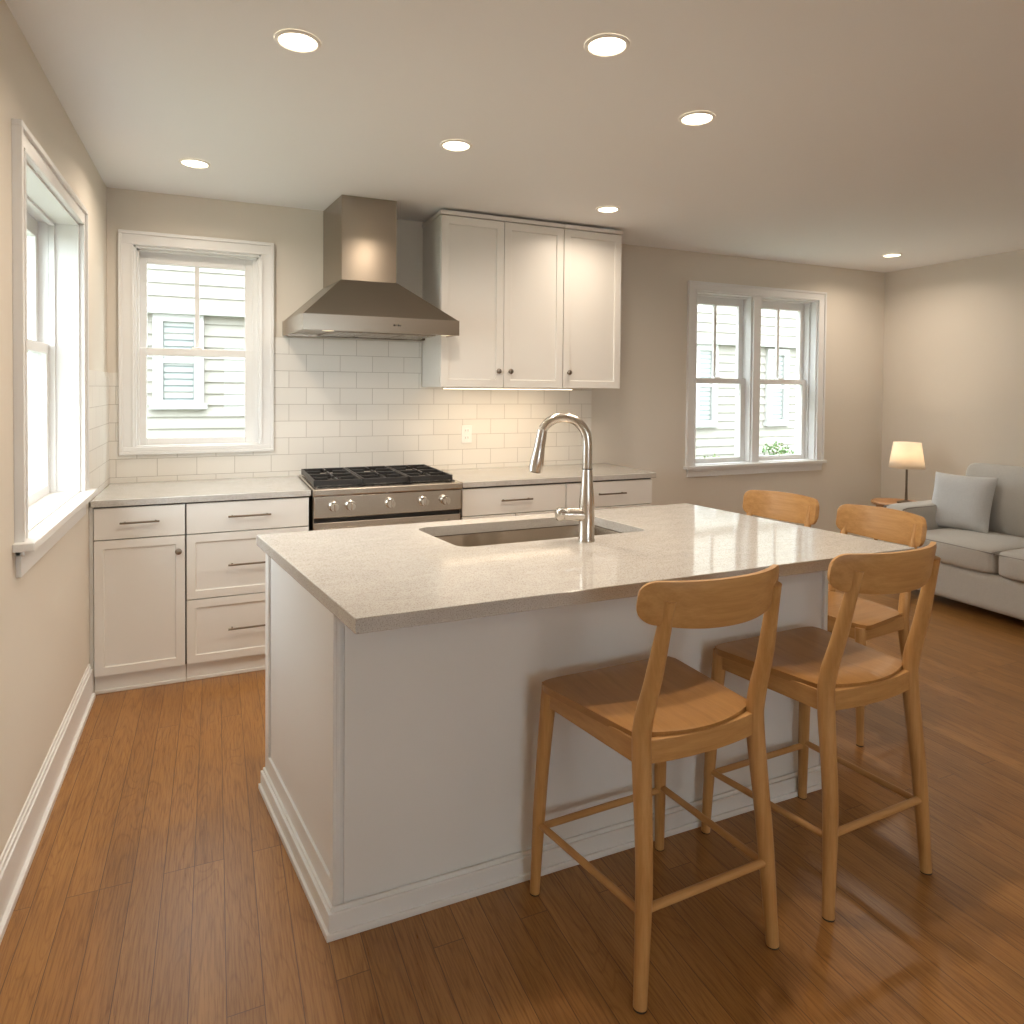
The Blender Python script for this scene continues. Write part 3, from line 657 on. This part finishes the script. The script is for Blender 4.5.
# ------------------------------------------------------------------ stools
def make_stool(label, cat, group, seat_h=.622, top_h=1.012, k=1., ws=1., lean=.09, bh=.059):
    """origin on the floor, sitter looks along +y"""
    t = thing('counter_stool' if seat_h > .55 else 'dining_chair', label, cat, (0, 0, 0), group, world=False)
    sh_ = seat_h; yb = -.175*k
    for s in (-1, 1):
        bm = BM(); tube(bm, [(s*.222*ws, .215*k, .004), (s*.212*ws, .205*k, .3*sh_/.62), (s*.198*ws, .187*k, sh_-.016)], [.0140, .0180, .0215], seg=16); 
        l = obj('leg', bm, 'oak_z', t, smooth='split')
        bm = BM(); lathe(bm, [(.0135, .0), (.0135, .005)], (s*.222*ws, .215*k, 0), 16); obj('foot_pad', bm, 'dark', l, smooth='split')
        bm = BM(); tube(bm, [(s*.211*ws, -.214*k, .004), (s*.192*ws, -.200*k, .30*sh_/.62), (s*.182*ws, yb, sh_-.06), (s*.182*ws, yb-.003, sh_+.03), (s*.177*ws, yb-.032, sh_+.15), (s*.164*ws-.012, yb-lean+.010, top_h-.044)],
                        [.0160, .0200, .0225, .0220, .0195, .0150], seg=16, n=7)
        l = obj('rear_leg', bm, 'oak_z', t, smooth='split')
        bm = BM(); lathe(bm, [(.0155, .0), (.0155, .005)], (s*.211*ws, -.214*k, 0), 16); obj('foot_pad', bm, 'dark', l, smooth='split')
    # seat: curved rear edge, softly dished
    bm = BM(); nu, nv = 20, 16; yf = .200*k; top = []; bot = []
    for j in range(nv+1):
        v = j/nv; rt = []; rb = []
        for i in range(nu+1):
            u = i/nu*2-1
            y1 = yf+.006-.015*(abs(u)**10)-.004*u*u; y0 = (-.150*k)-.047*(1-u*u)
            hw = (.233-.042*v)*ws
            # round the front corners
            cr = 0.
            if v < .08: cr = .010*(1-v/.08)**2
            x = u*(hw-cr); y = y1+(y0-y1)*v
            z = -.010*(1-u*u)*math.sin(PI*min(1, v*1.1)) + .004*(u*u)
            edge = max(abs(u)**14, abs(2*v-1)**14)*.004
            rt.append(bm.verts.new((x, y, sh_+z-edge))); rb.append(bm.verts.new((x*.99, y*.99, sh_-.023+z*.6)))
        top.append(rt); bot.append(rb)
    for j in range(nv):
        for i in range(nu):
            bm.faces.new((top[j][i], top[j][i+1], top[j+1][i+1], top[j+1][i])); bm.faces.new((bot[j][i], bot[j+1][i], bot[j+1][i+1], bot[j][i+1]))
    loop = lambda g: [g[0][i] for i in range(nu+1)]+[g[j][nu] for j in range(1, nv+1)]+[g[nv][i] for i in range(nu-1, -1, -1)]+[g[j][0] for j in range(nv-1, 0, -1)]
    a, b = loop(top), loop(bot)
    for i in range(len(a)): bm.faces.new((a[i], b[i], b[(i+1) % len(a)], a[(i+1) % len(a)]))
    obj('seat', bm, 'seatm', t, bevel=.006, smooth='split', seg=3)
    # aprons
    z0, z1 = sh_-.070, sh_-.013
    def rail(pts, m, h0=z0, h1=z1, th=.018):
        bm = BM(); n = len(pts); L_, R_ = [], []
        for i, p in enumerate(pts):
            q0, q1 = Vector(pts[max(i-1, 0)]), Vector(pts[min(i+1, n-1)]); d = (q1-q0).normalized(); nn = Vector((-d.y, d.x))*th/2
            L_.append([bm.verts.new((p[0]+nn.x, p[1]+nn.y, z)) for z in (h0, h1)]); R_.append([bm.verts.new((p[0]-nn.x, p[1]-nn.y, z)) for z in (h0, h1)])
        for i in range(n-1):
            bm.faces.new((L_[i][0], L_[i+1][0], L_[i+1][1], L_[i][1])); bm.faces.new((R_[i][0], R_[i][1], R_[i+1][1], R_[i+1][0]))
            bm.faces.new((L_[i][1], L_[i+1][1], R_[i+1][1], R_[i][1])); bm.faces.new((L_[i][0], R_[i][0], R_[i+1][0], L_[i+1][0]))
        for e in (0, n-1): bm.faces.new((L_[e][0], L_[e][1], R_[e][1], R_[e][0]))
        return obj('apron', bm, m, t, bevel=.002)
    rail([(-.190*ws, .185*k), (0, .188*k), (.190*ws, .185*k)], 'oak_x')
    rail([(-.172*ws, yb+.002)] + [(u*.172*ws, yb+.002-.017*(1-u*u)) for u in (-.75, -.5, -.25, 0, .25, .5, .75)] + [(.172*ws, yb+.002)], 'oak_x')
    for s in (-1, 1): rail([(s*.200*ws, .17*k), (s*.186*ws, -.16*k)], 'oak_y')
    # stretchers
    f = sh_/.62; zs = .205*f
    def fl(z): tt = z/(.3*f); return .222-.010*tt, .215-.010*tt
    def rl(z): tt = z/(.3*f); return .205-.013*tt, -.222+.022*tt
    for s in (-1, 1):
        x0, y0 = fl(zs); x1, y1 = rl(zs+.01); bm = BM(); tube(bm, [(s*x0*ws, y0*k, zs), (s*x1*ws, y1*k, zs+.006)], .0098, seg=12); obj('stretcher', bm, 'oak_y', t, smooth='split')
    x1, y1 = rl(zs+.02); bm = BM(); tube(bm, [(-x1*ws, y1*k, zs+.018), (x1*ws, y1*k, zs+.018)], .0105, seg=12); obj('stretcher', bm, 'oak_x', t, smooth='split')
    x0, y0 = fl(zs-.01); bm = BM(); tube(bm, [(-x0*ws, y0*k, zs-.012), (x0*ws, y0*k, zs-.012)], .0098, seg=12); obj('stretcher', bm, 'oak_x', t, smooth='split')
    # backrest: curved plank with rounded ends; wraps forward at its ends
    bm = BM(); nu, nv = 44, 8; hw = .214*ws; zc = top_h-bh+.001; th = .019; fr, bk = [], []
    for i in range(nu+1):
        u = math.sin((i/nu*2-1)*PI/2); dd = hw*(1-abs(u)); H_ = bh*(1-.17*u*u); rc = .034; hh = H_ if dd > rc else H_-rc+math.sqrt(max(0, rc*rc-(rc-dd)**2)); x = u*hw-.020; y = yb-lean-.020+.070*u*u*abs(u)**.3*1.0
        tilt = .16
        nx = Vector((1,   .070*2.3*abs(u)**1.3*(1 if u > 0 else -1)/hw, 0)).normalized(); nn = Vector((-nx.y, nx.x, 0))*th/2
        zoff = .008*u*u
        a_, b_ = [], []
        for j in range(nv+1):
            w = j/nv*2-1; z = zc+zoff+w*hh; ty = -tilt*w*hh
            rnd = (1-max(0, abs(w)-.8)/.2*.35)
            a_.append(bm.verts.new((x+nn.x*rnd, y+ty+nn.y*rnd, z))); b_.append(bm.verts.new((x-nn.x*rnd, y+ty-nn.y*rnd, z)))
        fr.append(a_); bk.append(b_)
    for i in range(nu):
        for j in range(nv): bm.faces.new((fr[i][j], fr[i][j+1], fr[i+1][j+1], fr[i+1][j])); bm.faces.new((bk[i][j], bk[i+1][j], bk[i+1][j+1], bk[i][j+1]))
        bm.faces.new((fr[i][nv], bk[i][nv], bk[i+1][nv], fr[i+1][nv])); bm.faces.new((fr[i][0], fr[i+1][0], bk[i+1][0], bk[i][0]))
    for e in (0, nu):
        for j in range(nv): bm.faces.new((fr[e][j], fr[e][j+1], bk[e][j+1], bk[e][j]))
    obj('backrest', bm, 'oak_x', t, smooth='split')
    return t
def copy_thing(o, label):
    c = o.copy(); C.objects.link(c); c['label'] = label
    for ch in [q for q in C.objects if q.parent == o]:
        d = ch.copy(); C.objects.link(d); d.parent = c
        for g in [q for q in C.objects if q.parent == ch]: e = g.copy(); C.objects.link(e); e.parent = d
    return c
s1 = make_stool('oak counter stool nearest the camera, in front of the island', 'stool', 'oak counter stools along the front of the island')
for ch in [q for q in C.objects if q.parent == s1 or (q.parent and q.parent.parent == s1)]:                # slight splay to the side, as the seats follow the island's end
    ch.data.transform(Matrix(((1, -.10, 0, 0), (0, 1, 0, 0), (0, 0, 1, 0), (0, 0, 0, 1))))
s1.location = (1.626, -2.758, 0); s1.rotation_euler = (0, 0, math.radians(2.2))
s2 = copy_thing(s1, 'oak counter stool in front of the island at its right corner'); s2.location = (2.258, -2.732, 0); s2.rotation_euler = (0, 0, math.radians(2.2))
c1 = make_stool('oak chair just beyond the right end of the island, seat partly visible, nearer the sofa', 'chair', 'oak chairs beyond the right end of the island', seat_h=.49, top_h=.905, k=.86, ws=1.0, lean=.10, bh=.074)
c1.location = (3.12, -2.10, 0); c1.rotation_euler = (0, 0, math.radians(94))
c2 = copy_thing(c1, 'farthest oak chair, only its backrest showing above the island worktop'); c2.rotation_euler = (0, 0, math.radians(103)); c2.location = (3.05, -1.60, 0)

# ------------------------------------------------------------------ sofa
SX, SY0, SY1 = 4.99, -3.02, -.84                                # front plane, near and far ends
t = thing('sofa', 'light grey fabric sofa against the right wall', 'sofa', (5.5, -1.9, 0))
bm = BM(); soft_box(bm, ((SX+5.98)/2, (SY0+SY1)/2, .19), ((5.98-SX)/2, (SY1-SY0)/2, .115), 30, 8); obj('base', bm, 'sofa', t, smooth=True)
for y0, y1 in ((SY1-.17, SY1), (SY0, SY0+.17)):
    bm = BM(); soft_box(bm, ((SX+5.96)/2-.01, (y0+y1)/2, .355), ((5.96-SX)/2, (y1-y0)/2, .278), 14, 10, (0, 0, .006)); ar = obj('arm', bm, 'sofa', t, smooth=True)
    bm = BM()
    for yy in (y0+.010, y1-.010): tube(bm, [(SX-.004, yy, .40), (SX-.008, yy, .59), (SX+.03, yy, .622), (SX+.2, yy, .6235), (5.9, yy, .6235)], .0045, seg=8, n=4)
    obj('piping', bm, 'piping', ar, smooth=True)
bm = BM(); soft_box(bm, (5.88, (SY0+SY1)/2, .50), (.10, (SY1-SY0)/2-.02, .33), 12, 8); obj('back_frame', bm, 'sofa', t, smooth=True)
cw = .61
for k in range(3):
    y1 = SY1-.172-k*cw-.002; y0 = y1-cw+.004
    bm = BM(); soft_box(bm, ((SX+5.62)/2-.015, (y0+y1)/2, .385), ((5.62-SX)/2+.005, (y1-y0)/2, .083), 10, 12, (.012, 0, .016)); cu = obj('seat_cushion', bm, 'sofa', t, smooth=True)
    bm = BM(); tube(bm, [(5.5, y1-.008, .452), (SX+.02, y1-.010, .448), (SX-.012, y1-.035, .444), (SX-.020, (y0+y1)/2, .448), (SX-.012, y0+.035, .444), (SX+.02, y0+.010, .448), (5.5, y0+.008, .452)], .0042, seg=8)
    obj('piping', bm, 'piping', cu, smooth=True)
    bm = BM(); soft_box(bm, (0, 0, 0), (.088, (y1-y0)/2, .245), 9, 12, (.03, 0, .0))
    bmesh.ops.transform(bm, matrix=Matrix.Translation((5.685, (y0+y1)/2, .688))@Matrix.Rotation(.12, 4, 'Y'), verts=bm.verts)
    obj('back_cushion', bm, 'sofa', t, smooth=True)
for y in (SY0+.12, SY1-.12):
    for x in (SX+.08, 5.88): bm = BM(); lathe(bm, [(.018, 0), (.024, .078)], (x, y, 0), 14); obj('leg', bm, 'dark', t, smooth='split')
# throw pillow
bm = BM(); n = 18; h = .205; fa, ba = [], []
for i in range(n+1):
    r1, r2 = [], []
    for j in range(n+1):
        u, v = i/n*2-1, j/n*2-1
        pin = 1-.055*(1-v*v)*abs(u)**3; pin2 = 1-.055*(1-u*u)*abs(v)**3
        th = .068*((1-u**4)*(1-v**4))**.55+.003
        y, z = u*h*pin, v*h*pin2
        r1.append(bm.verts.new((-th, y, z))); r2.append(bm.verts.new((th, y, z)))
    fa.append(r1); ba.append(r2)
for i in range(n):
    for j in range(n): bm.faces.new((fa[i][j], fa[i][j+1], fa[i+1][j+1], fa[i+1][j])); bm.faces.new((ba[i][j], ba[i+1][j], ba[i+1][j+1], ba[i][j+1]))
ed = lambda g: [g[0][i] for i in range(n+1)]+[g[j][n] for j in range(1, n+1)]+[g[n][i] for i in range(n-1, -1, -1)]+[g[j][0] for j in range(n-1, 0, -1)]
a, b = ed(fa), ed(ba)
for i in range(len(a)): bm.faces.new((a[i], a[(i+1) % len(a)], b[(i+1) % len(a)], b[i]))
p = obj('throw_pillow', bm, 'pillow', loc=(0, 0, 0), smooth=True); p.location = (5.435, -1.115, .662)
p.rotation_euler = (math.radians(0), math.radians(19), math.radians(9))
tag(p, 'square light grey throw pillow leaning at the far end of the sofa', 'pillow')

# side table and lamp
t = thing('side_table', 'small round wooden side table behind the sofa arm', 'side table', (5.53, -.47, 0))
bm = BM(); lathe(bm, [(.001, .540), (.17, .540), (.185, .546), (.188, .560), (.182, .567), (.001, .567)], (5.56, -.52, 0), 40, cap=False); obj('table_top', bm, 'walnut', t, smooth='split')
bm = BM(); lathe(bm, [(.150, .475), (.150, .540)], (5.56, -.52, 0), 32); obj('apron', bm, 'walnut', t, smooth='split')
for k in range(3):
    a = PI/2+k*2*PI/3+.5; bm = BM(); tube(bm, [(5.56+.165*math.cos(a), -.52+.165*math.sin(a), 0), (5.56+.125*math.cos(a), -.52+.125*math.sin(a), .50)], [.012, .017], seg=12); obj('leg', bm, 'walnut', t, smooth='split')
lx, ly = 5.56, -.60
t = thing('table_lamp', 'lit table lamp with white tapered shade on the side table', 'lamp', (lx, ly, .567))
bm = BM(); lathe(bm, [(.001, .567), (.065, .567), (.065, .577), (.02, .590), (.001, .592)], (lx, ly, 0), 28, cap=False); obj('base', bm, 'bronze', t, smooth='split')
bm = BM(); lathe(bm, [(.011, .588), (.008, .70), (.008, .90)], (lx, ly, 0), 16); obj('stem', bm, 'bronze', t, smooth='split')
bm = BM(); lathe(bm, [(.128, .848), (.098, 1.050)], (lx, ly, 0), 40, cap=False); o = obj('lamp_shade', bm, 'shade', t, smooth=True); sd = o.modifiers.new('thick', 'SOLIDIFY'); sd.thickness = .0015
bm = BM(); lathe(bm, [(.001, .90), (.016, .905), (.028, .93), (.03, .95), (.022, .975), (.001, .985)], (lx, ly, 0), 18, cap=False); obj('bulb', bm, emis('bulb_glow', (1, .8, .5), 3), t, smooth=True)
l = bpy.data.lights.new('lamp_glow', 'POINT'); l.energy = 15; l.color = (1, .79, .58); l.shadow_soft_size = .035
lo_ = bpy.data.objects.new('lamp_glow', l); C.objects.link(lo_); lo_.parent = t; lo_.location = (0, 0, .955-.567)

# ------------------------------------------------------------------ outdoors
struct(obj('ground', box(-12, 20, -16, 14, -.5, -.3), 'ground'))
def house_side(mp, u0, u1, z0, z1, lap, name, parent, d=0):
    """lapped boards on a wall facing the kitchen; one object"""
    bm = BM(); z = z0
    mbx(bm, mp, u0, u1, d+.02, d+.3, z0, z1)
    while z < z1-.01:
        e = min(z+lap, z1)
        A = [mp(u, dd, zz) for u in (u0, u1) for dd, zz in ((d-.022, z), (d, e))]
        v = [bm.verts.new(q) for q in A] + [bm.verts.new(mp(u, dd, zz)) for u in (u0, u1) for dd, zz in ((d+.02, z), (d+.02, e))]
        for f in ((0, 1, 3, 2), (0, 2, 6, 4), (1, 5, 7, 3), (0, 4, 5, 1), (2, 3, 7, 6)): bm.faces.new([v[i] for i in f])
        z = e
    return obj(name, bm, 'siding', parent)
def ext_window(mp, u0, u1, z0, z1, d, parent):
    bm = BM(); c = .085
    mbx(bm, mp, u0-c, u0, d-.06, d+.02, z0-c, z1+c); mbx(bm, mp, u1, u1+c, d-.06, d+.02, z0-c, z1+c)
    mbx(bm, mp, u0, u1, d-.06, d+.02, z1, z1+c); mbx(bm, mp, u0-.03-c, u1+.03+c, d-.08, d+.02, z0-c, z0-c+.05); mbx(bm, mp, u0, u1, d-.06, d+.02, z0-c+.05, z0)
    zm = (z0+z1)/2; mbx(bm, mp, u0, u1, d-.045, d-.02, zm-.02, zm+.02)
    o = obj('window', bm, 'ext_trim', parent)
    bm = BM(); mbx(bm, mp, u0, u1, d-.020, d-.012, z0, z1); obj('pane', bm, 'pane', o)
    bm = BM(); k = 0; z = z0+.02
    while z < z1-.02: mbx(bm, mp, u0+.005, u1-.005, d-.030, d-.022, z, z+.045); z += .062
    obj('blind', bm, 'blind', o)
mH = lambda u, d, z: (u, 3.0+d, z)
t = thing('neighbour_house', 'pale clapboard house seen through the kitchen window left of the hood', 'house', (.3, 3.15, -.3))
house_side(mH, -7, 3.2, -.3, 2.15, .112, 'lower_siding', t); house_side(mH, -7, 3.2, 2.17, 4.0, .122, 'upper_siding', t, -.10)
bm = BM(); mbx(bm, mH, -7, 3.2, -.13, .05, 2.13, 2.175); obj('band_board', bm, 'soffit', t)
ext_window(mH, .085, .350, 1.315, 2.06, 0, t)
t = thing('neighbour_house', 'pale clapboard house seen through the double window in the living area', 'house', (7, 3.15, -.3))
house_side(mH, 4.6, 12, -.3, 2.08, .112, 'lower_siding', t); house_side(mH, 4.6, 12, 2.10, 4.0, .122, 'upper_siding', t, -.10)
bm = BM(); mbx(bm, mH, 4.6, 12, -.13, .05, 2.06, 2.105); obj('band_board', bm, 'soffit', t)
ext_window(mH, 6.36, 6.58, 1.05, 1.98, 0, t); ext_window(mH, 7.62, 7.84, 1.05, 1.95, 0, t)
def shrub(x, y, r, h, mat, label, seed):
    rnd = random.Random(seed); t = thing('shrub', label, 'shrub', (x, y, -.3), 'shrubs by the neighbouring house')
    bm = BM()
    for k in range(6): a = rnd.random()*6.28; tube(bm, [(x, y, -.3), (x+.12*math.cos(a), y+.12*math.sin(a), h*.4), (x+.3*r*math.cos(a), y+.3*r*math.sin(a), h*.8)], [.012, .009, .004], seg=6, n=2)
    obj('stems', bm, 'stem', t); bm = BM()
    for k in range(1400):
        a, b_, rr = rnd.random()*6.28, rnd.uniform(-1, 1), rnd.random()**.4
        c = Vector((x+r*rr*math.cos(a)*math.sqrt(1-b_*b_), y+r*rr*math.sin(a)*math.sqrt(1-b_*b_), (h-.3)/2+b_*rr*(h+.3)/2*.95))
        d1 = Vector((rnd.uniform(-1, 1), rnd.uniform(-1, 1), rnd.uniform(-.4, 1))).normalized(); d2 = d1.cross(Vector((rnd.random(), rnd.random(), rnd.random()))).normalized()
        s = rnd.uniform(.03, .055)
        bm.faces.new([bm.verts.new(q) for q in (c, c+d1*s*.5+d2*s*.3, c+d1*s, c+d1*s*.5-d2*s*.3)])
    obj('leaves', bm, mat, t)
shrub(6.15, 2.45, .27, .68, 'leaf2', 'pale green shrub low in the left half of the double window', 3)
shrub(7.22, 2.45, .32, .84, 'leaf', 'darker green shrub low in the right half of the double window', 5)

for o in C.objects:
    if '_o' in o: del o['_o']
